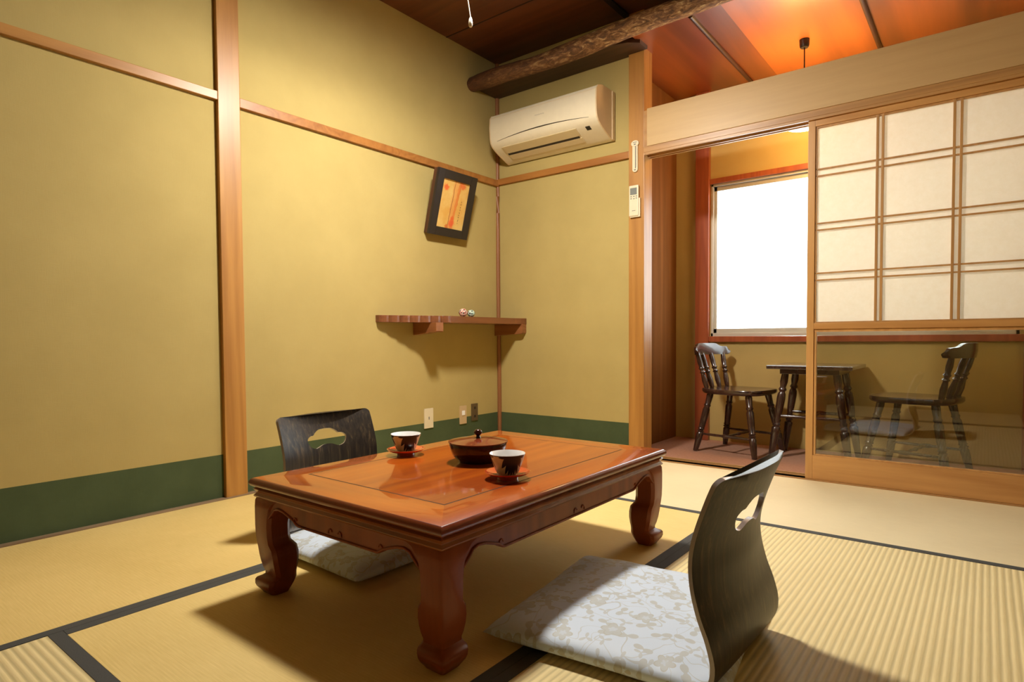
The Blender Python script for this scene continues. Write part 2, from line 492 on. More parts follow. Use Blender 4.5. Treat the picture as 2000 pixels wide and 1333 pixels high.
# floor battens (tatami edge)
S(mbox('baseboard_left', (-.01, FR, -.05), (.028, -.0, .006), M_tatyose, bev=.002), 'thin timber strip between the green band and the mats', 'baseboard')
S(mbox('baseboard_back', (.028, -.03, -.05), (1.02, .0, .006), M_tatyose, bev=.002), 'thin timber strip below the back wall', 'baseboard')

# lintel with light board + track
S(mbox('trim_9', (1.143, -.034, 1.822), (W, -.006, 2.037), M_panel, bev=.002), 'broad pale board above the sliding screen', 'lintel')
bm = nb(); box(bm, (1.120, -.030, 1.790), (W, .085, 1.822), .0015)
for y0 in (-.028, .028, .060): box(bm, (1.121, y0, 1.777), (W, y0 + .012, 1.791))
box(bm, (1.121, -.026, 1.822), (1.143, -.006, 2.03))
S(obj('trim_10', bm, M_kamoi), 'grooved head track above the sliding screen', 'track')
# threshold
bm = nb(); box(bm, (1.12, -.035, -.05), (W, .10, -.001)); 
for y0 in (-.030, .045, .085): box(bm, (1.12, y0, -.002), (W, y0 + .014, .004), .001)
S(obj('trim_11', bm, M_kamoi), 'grooved wooden threshold between mats and carpet', 'threshold')

# veranda walls, around window x 1.20..2.84, z .70..1.77
WX0, WX1, WZ0, WZ1 = 1.200, 2.842, .722, 1.765
bm = nb()
box(bm, (.55, YV, 0), (WX0, YV + .1, ZV)); box(bm, (WX1, YV, 0), (W + .1, YV + .1, ZV))
box(bm, (WX0, YV, 0), (WX1, YV + .1, WZ0)); box(bm, (WX0, YV, WZ1), (WX1, YV + .1, ZV))
S(obj('wall_veranda_back', bm, M_wallv), 'ochre wall round the bright window', 'wall')
S(mbox('wall_veranda_left', (.85, .08, 0), (.945, YV + .1, ZV), M_brown), 'brown side wall of the window nook behind the post', 'wall')
S(mbox('wall_veranda_right', (W, .0, -.1), (W + .1, YV + .1, ZV), M_wallv), 'shaded side wall of the window nook beyond the screen', 'wall')
S(mbox('wall_back_inner', (.55, .075, 0), (1.03, .085, ZV), M_wallv), 'veranda face of the wall behind the air conditioner', 'wall')
post(12, (1.098, YV - .035, 0), (1.192, YV + .01, ZV), 'red stained post beside the bright window', M_redwood)
post(13, (2.86, YV - .035, 0), (2.94, YV + .01, ZV), 'red stained post seen through the lower glass', M_redwood)
S(mbox('trim_14', (1.192, YV - .028, .684), (2.86, YV + .02, .722), M_redwood, bev=.002), 'red stained sill board below the window', 'sill')
S(mbox('trim_15', (1.192, YV - .022, 1.765), (2.86, YV + .02, 1.800), M_redwood, bev=.002), 'red stained board above the window', 'trim')

# window_1
bm = nb()
t = .030
for a, b in (((WX0, YV - .005, WZ0), (WX0 + .014, YV + .07, WZ1)), ((WX1 - .014, YV - .005, WZ0), (WX1, YV + .07, WZ1)),
             ((WX0, YV - .005, WZ0), (WX1, YV + .07, WZ0 + .022)), ((WX0, YV - .005, WZ1 - .016), (WX1, YV + .07, WZ1))):
    box(bm, a, b, .001)
wf = S(obj('window_1', bm, M_alu), 'large frosted window glowing white in an aluminium frame', 'window')
def sash(x0, x1, y):
    bm = nb()
    box(bm, (x0, y, WZ0 + .022), (x0 + .02, y + .018, WZ1 - .016), .001); box(bm, (x1 - .02, y, WZ0 + .022), (x1, y + .018, WZ1 - .016), .001)
    box(bm, (x0, y, WZ0 + .022), (x1, y + .018, WZ0 + .052), .001); box(bm, (x0, y, WZ1 - .046), (x1, y + .018, WZ1 - .016), .001)
    s = obj('sash', bm, M_alu, wf)
    obj('pane', box(nb(), (x0 + .018, y + .008, WZ0 + .05), (x1 - .018, y + .011, WZ1 - .044)), M_frost, s)
    return s
s1 = sash(WX0 + .014, 2.04, YV + .012); sash(2.00, WX1 - .014, YV + .036)
bm = nb(); tube(bm, [(WX0 + .050 + .010 * math.cos(a), YV + .012, WZ0 + .085 + .022 * math.sin(a)) for a in [i * PI / 6 for i in range(13)]], .0018, 6)
obj('pull_ring', bm, M_grey, s1, smooth=40)

# ------------------------------------------------------------------ rustic log and board
pts = catmull([(.0, -.262, 2.397), (.25, -.262, 2.398), (.56, -.252, 2.386), (.9, -.245, 2.402), (1.25, -.248, 2.418), (1.7, -.250, 2.424), (2.3, -.252, 2.43), (W, -.25, 2.44)], 8)
bm = nb(); n = 20; rows = []
for i, p in enumerate(pts):
    row = []
    for k in range(n):
        a = 2 * PI * k / n
        q = p + Vector((0, math.cos(a), math.sin(a))) * .055
        r = .056 + .010 * mnoise.noise(Vector((p.x * 3, math.cos(a) * .8, math.sin(a) * .8))) + .003 * mnoise.noise(Vector((p.x * 14, math.cos(a) * 2, math.sin(a) * 2)))
        if p.x < .1: r *= .90 + p.x
        row.append(bm.verts.new(p + Vector((0, math.cos(a), math.sin(a) * .92)) * r))
    rows.append(row)
for A, B in zip(rows, rows[1:]):
    for k in range(n): bm.faces.new((A[k], A[(k + 1) % n], B[(k + 1) % n], B[k]))
bm.faces.new(rows[0]); bm.faces.new(rows[-1][::-1])
bmesh.ops.recalc_face_normals(bm, faces=bm.faces)
S(obj('trim_16', bm, M_log, smooth=60), 'rough natural log running across below the ceiling', 'log beam')
M_plank = wood('dark_plank', (.030, .012, .006), (.075, .028, .012), 'x', 50, .45)  # near-black brown all over, grain along the length
bm = prism(nb(), [(.0, .0), (.0, -.235), (.5, -.225), (.86, -.205), (1.0, -.195), (1.09, -.165), (1.142, -.120), (1.142, -.024), (1.02, -.024), (1.02, .0)], .038, Matrix.Translation((0, 0, 2.378)), .003)
S(obj('trim_17', bm, M_plank), 'dark flat plank between the log and the air conditioner wall', 'plank')

# ------------------------------------------------------------------ tatami mats
def mat_(name_label, x0, x1, y0, y1, m, heri, hw=.031, group='straw mats covering the main room floor'):
    t = empty('tatami_mat', ((x0 + x1) / 2, (y0 + y1) / 2, -.05))
    tag(t, name_label, 'tatami mat', group)
    ox, oy = (x0 + x1) / 2, (y0 + y1) / 2
    def L(a, b, bev=0): return box(nb(), (a[0] - ox, a[1] - oy, a[2] + .05), (b[0] - ox, b[1] - oy, b[2] + .05), bev)
    obj('straw_surface', L((x0 + .001, y0 + .001, -.05), (x1 - .001, y1 - .001, 0)), m, t)
    for side in heri:
        if side == 'W': a, b = (x0 + .0005, y0 + .0008, -.02), (x0 + hw, y1 - .0008, .0012)
        if side == 'E': a, b = (x1 - hw, y0 + .0008, -.02), (x1 - .0005, y1 - .0008, .0012)
        if side == 'N': a, b = (x0 + .0008, y1 - hw, -.02), (x1 - .0008, y1 - .0005, .0012)
        if side == 'S': a, b = (x0 + .0008, y0 + .0005, -.02), (x1 - .0008, y0 + hw, .0012)
        obj('cloth_border', L(a, b), M_heri, t)
    return t
XA, XB, YC, YD = .925, 1.902, -.925, -2.832
mat_('aged golden straw mat lying along the wall with the picture', .028, XA, -3.50, -1.70, M_tatA, 'E')
mat_('aged straw mat between the black backrest and the room corner', .028, XA, -1.70, -.03, M_tatA, 'E')
mat_('plain straw mat underneath the red table', XA, XB, YD, YC, M_tatB, 'WE')
mat_('pale straw mat along the sliding screen and back wall', XA, W, YC, -.035, M_tatC, 'S')
mat_('ribbed straw mat behind the near black floor chair', XB, W, -2.74, YC, M_tatR, 'W')
mat_('small ribbed mat corner beyond the near end of the table', XA, W - .0, -3.80, YD, M_tatD, 'N')
mat_('straw mat at the foot of the entrance wall', .028, XA, FR + .02, -3.50, M_tatA, 'E')

# ------------------------------------------------------------------ sliding screen
SX0, SX1, SY0, SY1 = 1.997, 2.915, -.016, .014
door = S(empty('door_1', (SX0, 0, 0)), 'wood lattice paper sliding screen with a clear glass lower panel', 'sliding screen')
def DB(name, boxes, mat, parent=door, bev=.0015):
    bm = nb()
    for a, b in boxes: box(bm, (a[0] - SX0, a[1], a[2]), (b[0] - SX0, b[1], b[2]), bev)
    return obj(name, bm, mat, parent)
M_lat = wood('lattice_timber', (.40, .20, .06), (.56, .30, .10), 'z', 60, .4)
DB('stile', [((SX0, SY0, .004), (SX0 + .033, SY1, 1.788))], M_shoji)
DB('stile', [((SX1 - .033, SY0, .004), (SX1, SY1, 1.788))], M_shoji)
DB('top_rail', [((SX0 + .033, SY0, 1.745), (SX1 - .033, SY1, 1.788))], M_shojix)
DB('middle_rail', [((SX0 + .033, SY0, .752), (SX1 - .033, SY1, .782))], M_shojix)
DB('bottom_board', [((SX0 + .033, SY0, .004), (SX1 - .033, SY1, .124))], M_shojix)
# inner glass bead with rounded corners
DB('glass_bead', [((SX0 + .033, SY0 + .006, .738), (SX1 - .033, SY1 - .004, .752)), ((SX0 + .033, SY0 + .006, .124), (SX0 + .045, SY1 - .004, .738)),
                  ((SX1 - .045, SY0 + .006, .124), (SX1 - .033, SY1 - .004, .738)), ((SX0 + .045, SY0 + .006, .124), (SX1 - .045, SY1 - .004, .131))], M_shoji)
DB('glass_pane', [((SX0 + .043, -.003, .129), (SX1 - .043, .001, .740))], M_glass, bev=0)
vb = [(2.287, 2.2975), (2.3085, 2.319), (2.5765, 2.587), (2.6015, 2.612)]
zb = [(1.533, 1.540), (1.500, 1.507), (1.268, 1.275), (1.236, 1.243), (1.024, 1.031), (.990, .997)]
DB('lattice', [((a, SY0 + .004, .782), (b, .002, 1.745)) for a, b in vb] + [((SX0 + .033, SY0 + .006, a), (SX1 - .033, .002, b)) for a, b in zb]
   + [((SX0 + .033, SY0 + .006, .782), (SX0 + .041, .002, 1.745)), ((SX1 - .041, SY0 + .006, .782), (SX1 - .033, .002, 1.745)),
      ((SX0 + .041, SY0 + .006, 1.737), (SX1 - .041, .002, 1.745)), ((SX0 + .041, SY0 + .006, .782), (SX1 - .041, .002, .788))], M_lat, bev=.001)
DB('paper', [((SX0 + .034, .002, .783), (SX1 - .034, .0035, 1.744))], M_paper, bev=0)

# ------------------------------------------------------------------ low table
TX0, TX1, TY0, TY1, TZ = 1.075, 1.835, -2.430, -1.325, .325
tc = Vector(((TX0 + TX1) / 2, (TY0 + TY1) / 2, 0))
table = empty('low_table', tc + Vector((0, 0, .0015)))
tag(table, 'red lacquered low table with curled legs on the straw mats', 'table')
hx, hy = (TX1 - TX0) / 2, (TY1 - TY0) / 2
# top slab with rounded edge
def rect_loft(bm, prof, mi=0):
    """prof: (inset, z); rings of a rectangle"""
    rows = []
    for ins, z in prof:
        rows.append([bm.verts.new((sx * (hx - ins), sy * (hy - ins), z)) for sx, sy in ((-1, -1), (1, -1), (1, 1), (-1, 1))])
    for A, B in zip(rows, rows[1:]):
        for k in range(4):
            f = bm.faces.new((A[k], A[(k + 1) % 4], B[(k + 1) % 4], B[k])); f.material_index = mi
    return rows
bm = nb()
ed = [(.05, .300), (.012, .300), (.008, .301), (.003, .304), (.0, .309), (.0, .314), (.002, .319), (.006, .323), (.010, .325)]
rows = rect_loft(bm, ed, 1)
L_, R_, N_, F_ = .095, .118, .128, .098      # width of the border boards
inner = [(-hx + L_, -hy + N_), (hx - R_, -hy + N_), (hx - R_, hy - F_), (-hx + L_, hy - F_)]
iv = [bm.verts.new((x, y, .325)) for x, y in inner]
g = .005
iv2 = [bm.verts.new((x + g * sx, y + g * sy, .325)) for (x, y), (sx, sy) in zip(inner, ((1, 1), (-1, 1), (-1, -1), (1, -1)))]
top = rows[-1]
for k in range(4):
    j = (k + 1) % 4
    f = bm.faces.new((top[k], top[j], iv[j], iv[k])); f.material_index = 2 if k in (0, 2) else 0
    f = bm.faces.new((iv[k], iv[j], iv2[j], iv2[k])); f.material_index = 3
bm.faces.new(iv2).material_index = 0
bm.faces.new(rows[0][::-1]).material_index = 1
bmesh.ops.recalc_face_normals(bm, faces=bm.faces)
M_tabletopdark = wood('dark_red_table_edge', (.13, .020, .006), (.24, .042, .010), 'x', 40, .3, spec=.2, coat=.8, coatr=.06)
obj('tabletop', bm, parent=table, mats=[M_table, M_tabletopdark, M_tablex, M_inlay], smooth=35)
# cove moulding below the slab
bm = nb()
rows = rect_loft(bm, [(.016, .3005), (.014, .299), (.008, .294), (.013, .288), (.015, .283), (.012, .279), (.009, .276), (.010, .272), (.014, .270), (.05, .270)])
bmesh.ops.recalc_face_normals(bm, faces=bm.faces)
M_cove = wood('amber_table_moulding', (.20, .050, .012), (.32, .095, .022), 'x', 40, .3, spec=.2, coat=.7, coatr=.08)
obj('moulding', bm, M_cove, table, smooth=50)
# legs
legp = [(.271, .013, .135), (.264, .010, .112), (.245, .009, .094), (.222, .009, .086), (.195, .009, .083), (.165, .010, .083), (.145, .012, .085), (.137, .013, .091), (.129, .014, .097),
        (.110, .016, .100), (.090, .019, .100), (.072, .023, .098), (.060, .027, .096), (.052, .027, .095), (.046, .019, .095), (.042, .010, .095), (.037, .007, .095), (.026, .007, .092),
        (.018, .010, .089), (.009, .017, .085), (.0, .023, .081)]
def leg_mesh():
    bm = nb(); rows = []
    for z, a, b in legp:
        c = .006
        ring = [(a + c * .4, a + c * .4), (a + c, a), (b - c * 1.6, a), (b, a + c * 1.6), (b, b - c * 2.5), (b - c * 2.5, b), (a + c * 1.6, b), (a, b - c * 1.6), (a, a + c)]
        rows.append([bm.verts.new((x, y, z)) for x, y in ring])
    n = len(rows[0])
    for A, B in zip(rows, rows[1:]):
        for k in range(n): bm.faces.new((A[k], A[(k + 1) % n], B[(k + 1) % n], B[k]))
    bm.faces.new(rows[0]); bm.faces.new(rows[-1][::-1])
    bmesh.ops.recalc_face_normals(bm, faces=bm.faces)
    return bm
for sx, sy in ((-1, -1), (1, -1), (1, 1), (-1, 1)):
    bm = leg_mesh()
    for v in bm.verts: v.co = Vector((sx * (hx - v.co.x), sy * (hy - v.co.y), v.co.z))
    bmesh.ops.recalc_face_normals(bm, faces=bm.faces)
    lg = obj('leg', bm, M_tabled, table, smooth=40)
# aprons with an ogee lower edge and a raised bead
def apron(half, M, carve):
    s0 = half - .098
    low = [(s0 + .02, .215), (s0, .232), (s0 - .012, .245), (s0 - .030, .250), (s0 - .055, .247), (s0 - .085, .238), (s0 - .105, .231), (s0 - .115, .224), (s0 - .125, .221)]
    pr_ = low[:]
    line = pr_ + [(-x, z) for x, z in reversed(pr_)]
    poly = [(half - .03, .272)] + [(half - .03, .215)] + line + [(-half + .03, .215), (-half + .03, .272)]
    bm = prism(nb(), poly, .018, M @ Matrix(((1, 0, 0, 0), (0, 0, 1, 0), (0, 1, 0, 0), (0, 0, 0, 1))))
    a = obj('apron', bm, M_tabled, table)
    bm = nb()
    P3 = [M @ Vector((x, -.001, z + .004)) for x, z in line]
    tube(bm, P3, .0032, 8)
    def curl(cx, cz, r, s):
        return [M @ Vector((cx + s * (r * (1 - t * .10)) * math.cos(1.2 * t - .6), -.001, cz + (r * (1 - t * .10)) * math.sin(1.2 * t - .6))) for t in [i / 3 for i in range(10)]]
    for cx in (-s0 + .112, s0 - .112, -.018, .018):
        tube(bm, curl(cx, .237, .009, 1 if cx > 0 else -1), .0016, 6)
    obj('carved_bead', bm, M_tabled, a, smooth=50)
for ang, half, d in ((0, hx, hy), (PI, hx, hy), (PI / 2, hy, hx), (-PI / 2, hy, hx)):
    apron(half, Matrix.Rotation(ang, 4, 'Z') @ Matrix.Translation((0, -(d - .014), 0)), True)

# ------------------------------------------------------------------ floor chairs (legless)
prof = catmull([(-.052, 0, .447), (-.034, 0, .405), (-.010, 0, .335), (.0, 0, .280), (-.003, 0, .225), (-.016, 0, .172), (-.034, 0, .125), (-.044, 0, .082), (-.038, 0, .045), (-.014, 0, .018), (.03, 0, .010), (.12, 0, .0085), (.26, 0, .0085), (.40, 0, .0085)], 6)
plen = [0]
for a, b in zip(prof, prof[1:]): plen.append(plen[-1] + (b - a).length)
def pat(s):
    s = max(0, min(plen[-1] - 1e-6, s))
    for i in range(len(plen) - 1):
        if plen[i + 1] >= s:
            t = (s - plen[i]) / (plen[i + 1] - plen[i]); return prof[i].lerp(prof[i + 1], t)
def shell(s_a, s_b, hw, rc_top, rc_bot, hole=None):
    def arc(cx, cy, r, a0, a1, n=8): return [(cx + r * math.cos(a0 + (a1 - a0) * i / n), cy + r * math.sin(a0 + (a1 - a0) * i / n)) for i in range(n + 1)]
    out = []
    # v measured downwards along the profile
    out += arc(hw - rc_top, s_a + rc_top, rc_top, -PI / 2, 0)
    k = 40
    out += [(hw, s_a + rc_top + (s_b - rc_bot - s_a - rc_top) * i / k) for i in range(1, k)]
    out += arc(hw - rc_bot, s_b - rc_bot, rc_bot, 0, PI / 2)
    out += arc(-hw + rc_bot, s_b - rc_bot, rc_bot, PI / 2, PI)
    out += [(-hw, s_b - rc_bot - (s_b - rc_bot - s_a - rc_top) * i / k) for i in range(1, k)]
    out += arc(-hw + rc_top, s_a + rc_top, rc_top, PI, 3 * PI / 2)
    pts = [Vector(p) for p in out]; n1 = len(pts)
    loops = [list(range(n1))]
    if hole: pts += [Vector(p) for p in hole]; loops.append(list(range(n1, len(pts))))
    st = .012
    def inside(p, poly):
        c = False; j = len(poly) - 1
        for i in range(len(poly)):
            a, b = poly[i], poly[j]
            if (a[1] > p[1]) != (b[1] > p[1]) and p[0] < (b[0] - a[0]) * (p[1] - a[1]) / (b[1] - a[1]) + a[0]: c = not c
            j = i
        return c
    u = -hw + st / 2
    while u < hw:
        v = s_a + st / 2
        while v < s_b:
            if inside((u, v), out) and not (hole and inside((u, v), hole)): pts.append(Vector((u, v)))
            v += st
        u += st
    edges = []
    for lp in loops: edges += [(lp[i], lp[(i + 1) % len(lp)]) for i in range(len(lp))]
    vs, es, fs, *_ = delaunay_2d_cdt(pts, edges, [], 0, 1e-6)
    bm = nb(); bv = []
    def bow(s, u):
        z = pat(s).z
        k = .036 * max(0, min(1, (z - .03) / .22))
        return k * (1 - (u / hw) ** 2)
    for v in vs:
        p = pat(v[1]); bv.append(bm.verts.new((p.x - bow(v[1], v[0]), v[0], p.z)))
    for f in fs:
        cx = sum((vs[i] for i in f), Vector((0, 0))) / len(f)
        if inside(cx, out) and not (hole and inside(cx, hole)):
            try: bm.faces.new([bv[i] for i in f])
            except ValueError: pass
    for v in list(bm.verts):
        if not v.link_faces: bm.verts.remove(v)
    bmesh.ops.recalc_face_normals(bm, faces=bm.faces)
    # orient normals to the front (+x / up)
    if sum((f.normal.x + f.normal.z) * f.calc_area() for f in bm.faces) < 0: bmesh.ops.reverse_faces(bm, faces=bm.faces)
    return bm
def cloud(cy, w, h):
    """cloud shaped opening; v downwards"""
    L = [(0, -.50), (.16, -.47), (.27, -.34), (.33, -.22), (.42, -.19), (.50, -.05), (.49, .16), (.42, .36), (.30, .44), (.20, .38), (.12, .31), (0, .28)]
    P = L + [(-x, y) for x, y in reversed(L[1:-1])]
    sm = catmull([(x * w, cy + y * h, 0) for x, y in P + [P[0]]], 4)[:-1]
    return [(p.x, p.y) for p in sm]
S_BACK = next(plen[i] for i in range(len(prof)) if prof[i].x > -.02 and prof[i].z < .03)
def make_floor_chair():
    root = empty('floor_chair')
    def solid(o, t=.010):
        md = o.modifiers.new('thick', 'SOLIDIFY'); md.thickness = t; md.offset = -1; md.material_offset_rim = 1
        for p in o.data.polygons: p.use_smooth = True
        bv = o.modifiers.new('soft', 'BEVEL'); bv.width = .0015; bv.segments = 2; bv.limit_method = 'ANGLE'; bv.angle_limit = .9; bv.harden_normals = True; bv.miter_outer = 'MITER_ARC'
    bk = obj('backrest', shell(0, S_BACK, .202, .018, .004, cloud(.108, .168, .080)), parent=root, mats=[M_ply, M_plyedge]); solid(bk)
    st = obj('seat_board', shell(S_BACK - .001, plen[-1], .202, .004, .05), parent=root, mats=[M_ply, M_plyedge]); solid(st, .0075)
    return root
fc = make_floor_chair()
tag(fc, 'black plywood legless floor chair seen from behind, nearest the viewer', 'floor chair', 'pair of legless chairs at the low table')
fc.location = (2.260, -1.975, 0); fc.rotation_euler = (0, 0, PI + math.radians(-1.5))
fc2 = copy_tree(fc)
fc2['label'] = 'black plywood legless floor chair facing the viewer behind the low table'
fc2.location = (.758, -1.918, 0); fc2.scale = (1, 1, .97); fc2.rotation_euler = (0, 0, math.radians(-1.0))

def cushion_mesh(hwx, hwy, h, seed):
    bm = nb(); N = 44; rnd = random.Random(seed)
    grid = {}
    for side in (1, -1):
        for i in range(N + 1):
            for j in range(N + 1):
                u, v = i / N * 2 - 1, j / N * 2 - 1
                u2 = math.sin(u * PI / 2) * .55 + u * .45; v2 = math.sin(v * PI / 2) * .55 + v * .45
                e = max(0, (1 - abs(u2) ** 5)) * max(0, (1 - abs(v2) ** 5))
                th = e ** .42
                x = hwx * u2 * (1 - .030 * (1 - v2 * v2) * abs(u2) ** 3); y = hwy * v2 * (1 - .030 * (1 - u2 * u2) * abs(v2) ** 3)
                edge = max(abs(u2), abs(v2))
                wr = .0035 * mnoise.noise(Vector((x * 22, y * 22, seed))) * (edge ** 4) * 2 + .004 * mnoise.noise(Vector((x * 7, y * 7, seed + 3)))
                if side == 1: z = .018 + (h - .018) * th * (.86 + .14 * (1 - u2 * u2) * (1 - v2 * v2)) + wr * th
                else: z = .018 - .0155 * min(1, th * 1.6)
                if (i in (0, N) or j in (0, N)) and side == -1: grid[side, i, j] = grid[1, i, j]
                else: grid[side, i, j] = bm.verts.new((x, y, z))
    for side in (1, -1):
        for i in range(N):
            for j in range(N):
                q = [grid[side, i, j], grid[side, i + 1, j], grid[side, i + 1, j + 1], grid[side, i, j + 1]]
                bm.faces.new(q if side == 1 else q[::-1])
    return bm
def cushion(label, loc, rz, seed, k=1):
    o = obj('floor_cushion', cushion_mesh(.275 * k, .285, .056, seed), M_brocade, smooth=80)
    o.location = loc; o.rotation_euler = (0, 0, rz)
    return tag(o, label, 'cushion', 'floral floor cushions')
cushion('pale grey floral cushion on the nearer floor chair', (2.028, -1.936, .0095), math.radians(6.5), 2)
cushion('pale grey floral cushion half hidden under the table', (1.062, -1.955, .0095), math.radians(-1), 9, .92)

# ------------------------------------------------------------------ things on the table
def cup(label, x, y, rz, z):
    r = empty('teacup', (x, y, z), rz); tag(r, label, 'teacup', 'patterned teacups')
    pr_ = [(.0240, .0), (.0245, .003), (.0290, .005), (.0335, .013), (.0385, .026), (.0440, .041), (.0485, .0545), (.0500, .0590)]
    bm = nb(); lathe(bm, pr_, 64, uv=True); obj('outer_wall', bm, M_cup, r, smooth=60)
    inn = [(.0500, .0590), (.0495, .0600), (.0485, .0590), (.0425, .042), (.0370, .026), (.026, .012), (0, .009)]
    bm = nb(); lathe(bm, inn, 64); lathe(bm, [(0, .0015), (.0210, .0015), (.0215, .0), (.0240, 0)], 64)
    obj('inner_glaze', bm, M_white, r, smooth=60)
def saucer(label, x, y):
    bm = nb()
    lathe(bm, [(0, .007), (.024, .007), (.026, 0), (.029, 0), (.0300, .0075), (.042, .0105), (.056, .0150), (.0620, .0195), (.0630, .0212), (.0615, .0216), (.055, .0180), (.040, .0135), (.028, .0112), (0, .0112)], 64)
    o = obj('saucer', bm, M_saucer, smooth=50); o.location = (x, y, TZ + .0017)
    tag(o, label, 'saucer', 'vermilion saucers')
CA, CB, CW = (1.178, -1.934), (1.668, -2.003), (1.442, -1.868)
saucer('vermilion lacquer saucer near the black backrest', *CA)
saucer('vermilion lacquer saucer nearer the front edge', *CB)
cup('dark leaf patterned teacup beside the black backrest', CA[0], CA[1], math.radians(291), TZ + .0132)
cup('dark leaf patterned teacup right of the covered bowl', CB[0], CB[1], math.radians(282), TZ + .0132)
bw = empty('lidded_bowl', (CW[0], CW[1], TZ + .0017)); tag(bw, 'dark maroon lacquer sweets bowl with a flat lid and knob', 'bowl')
bm = nb(); lathe(bm, [(0, .004), (.052, .004), (.055, 0), (.060, 0), (.062, .006), (.070, .010), (.082, .022), (.089, .040), (.0915, .058), (.0905, .060), (.0, .060)], 72)
obj('bowl_body', bm, M_bowl, bw, smooth=45)
lid = obj('lid', lathe(nb(), [(0, .0605), (.0925, .0605), (.0945, .062), (.0940, .0645), (.086, .0655), (.060, .0700), (.03, .0735), (0, .0745)], 72), M_lid, bw, smooth=45)
obj('knob', lathe(nb(), [(0, .0735), (.009, .0740), (.0065, .078), (.0055, .081), (.008, .0835), (.0125, .087), (.0138, .092), (.0120, .097), (.007, .1005), (0, .1015)], 32), M_bowl, lid, smooth=45)

# ------------------------------------------------------------------ corner shelf and balls
sh = empty('corner_shelf', (0, 0, .812)); tag(sh, 'brown corner shelf with a scalloped end on two brackets', 'shelf')
edge = [(.245, -.001), (.245, -.028), (.236, -.05), (.222, -.10), (.210, -.40), (.205, -.70)]
steps = []
x, y = .205, -.70
for i in range(7):          # scalloped end: small rounded steps back to the wall
    nx, ny = x - .026, y - .056
    for k in range(6):
        a = k / 5 * PI / 2
        steps.append((x - .026 * (1 - math.cos(a)) , y - .056 * math.sin(a)))
    x, y = nx + .0, ny
    steps.append((x - .003, y + .006))
poly = [(.0, -.001)] + edge + steps + [(.0, y)]
bm = prism(nb(), poly, .040, Matrix(), .002); obj('shelf_board', bm, M_walnut, sh)
prm = Matrix(((1, 0, 0, 0), (0, 0, 1, 0), (0, 1, 0, 0), (0, 0, 0, 1)))
M_brk = wood('bracket_timber', (.20, .065, .020), (.34, .13, .045), 'x', 60, .35, coat=.3)
bpoly = [(0, 0), (.195, 0), (.195, -.050), (.190, -.056), (.150, -.056), (.10, -.064), (0, -.072)]
bm = prism(nb(), bpoly, .060, Matrix.Translation((0, -.81, 0)) @ prm, .002); obj('bracket', bm, M_brk, sh)
bpoly = [(0, 0), (.243, 0), (.243, -.056), (.235, -.064), (.20, -.066), (.10, -.070), (0, -.076)]
bm = prism(nb(), bpoly, .045, Matrix.Translation((0, -.046, 0)) @ prm, .002); obj('bracket', bm, M_brk, sh)
def m_ball(name, base, spot):
    m, nt, b = newmat(name); setb(b, rough=.6)
    v = nt.nodes.new('ShaderNodeTexVoronoi'); nt.links.new(coord(nt), v.inputs['Vector']); v.inputs['Scale'].default_value = 90
    d = X(nt, v.outputs['Distance']).lt(.48)
    s = nt.nodes.new('ShaderNodeSeparateXYZ'); nt.links.new(v.outputs['Color'], s.inputs[0])
    c = mix(nt, X(nt, s.outputs[0]).gt(.45), spot, (.05, .035, .03))
    nt.links.new(mix(nt, d, base, c), b.inputs['Base Color']); return m
def ball(label, x, y, r, mat):
    bm = nb(); bmesh.ops.create_uvsphere(bm, u_segments=32, v_segments=20, radius=r)
    for v in bm.verts: v.co.z *= .95
    # shallow groove round the middle like wound thread
    for v in bm.verts: 
        if abs(v.co.x) < r * .12: v.co *= .975
    o = obj('temari_ball', bm, mat, smooth=80); o.location = (x, y, .852 + r * .95); o.rotation_euler = (0, 0, .6)
    tag(o, label, 'decorative ball', 'small patterned balls on the shelf')
ball('small pink and white patterned ball on the corner shelf', .150, -.530, .0270, m_ball('pink_thread_ball', (.72, .50, .40), (.50, .10, .07)))
ball('small mint green patterned ball on the corner shelf', .155, -.462, .0240, m_ball('mint_thread_ball', (.50, .60, .47), (.10, .25, .22)))

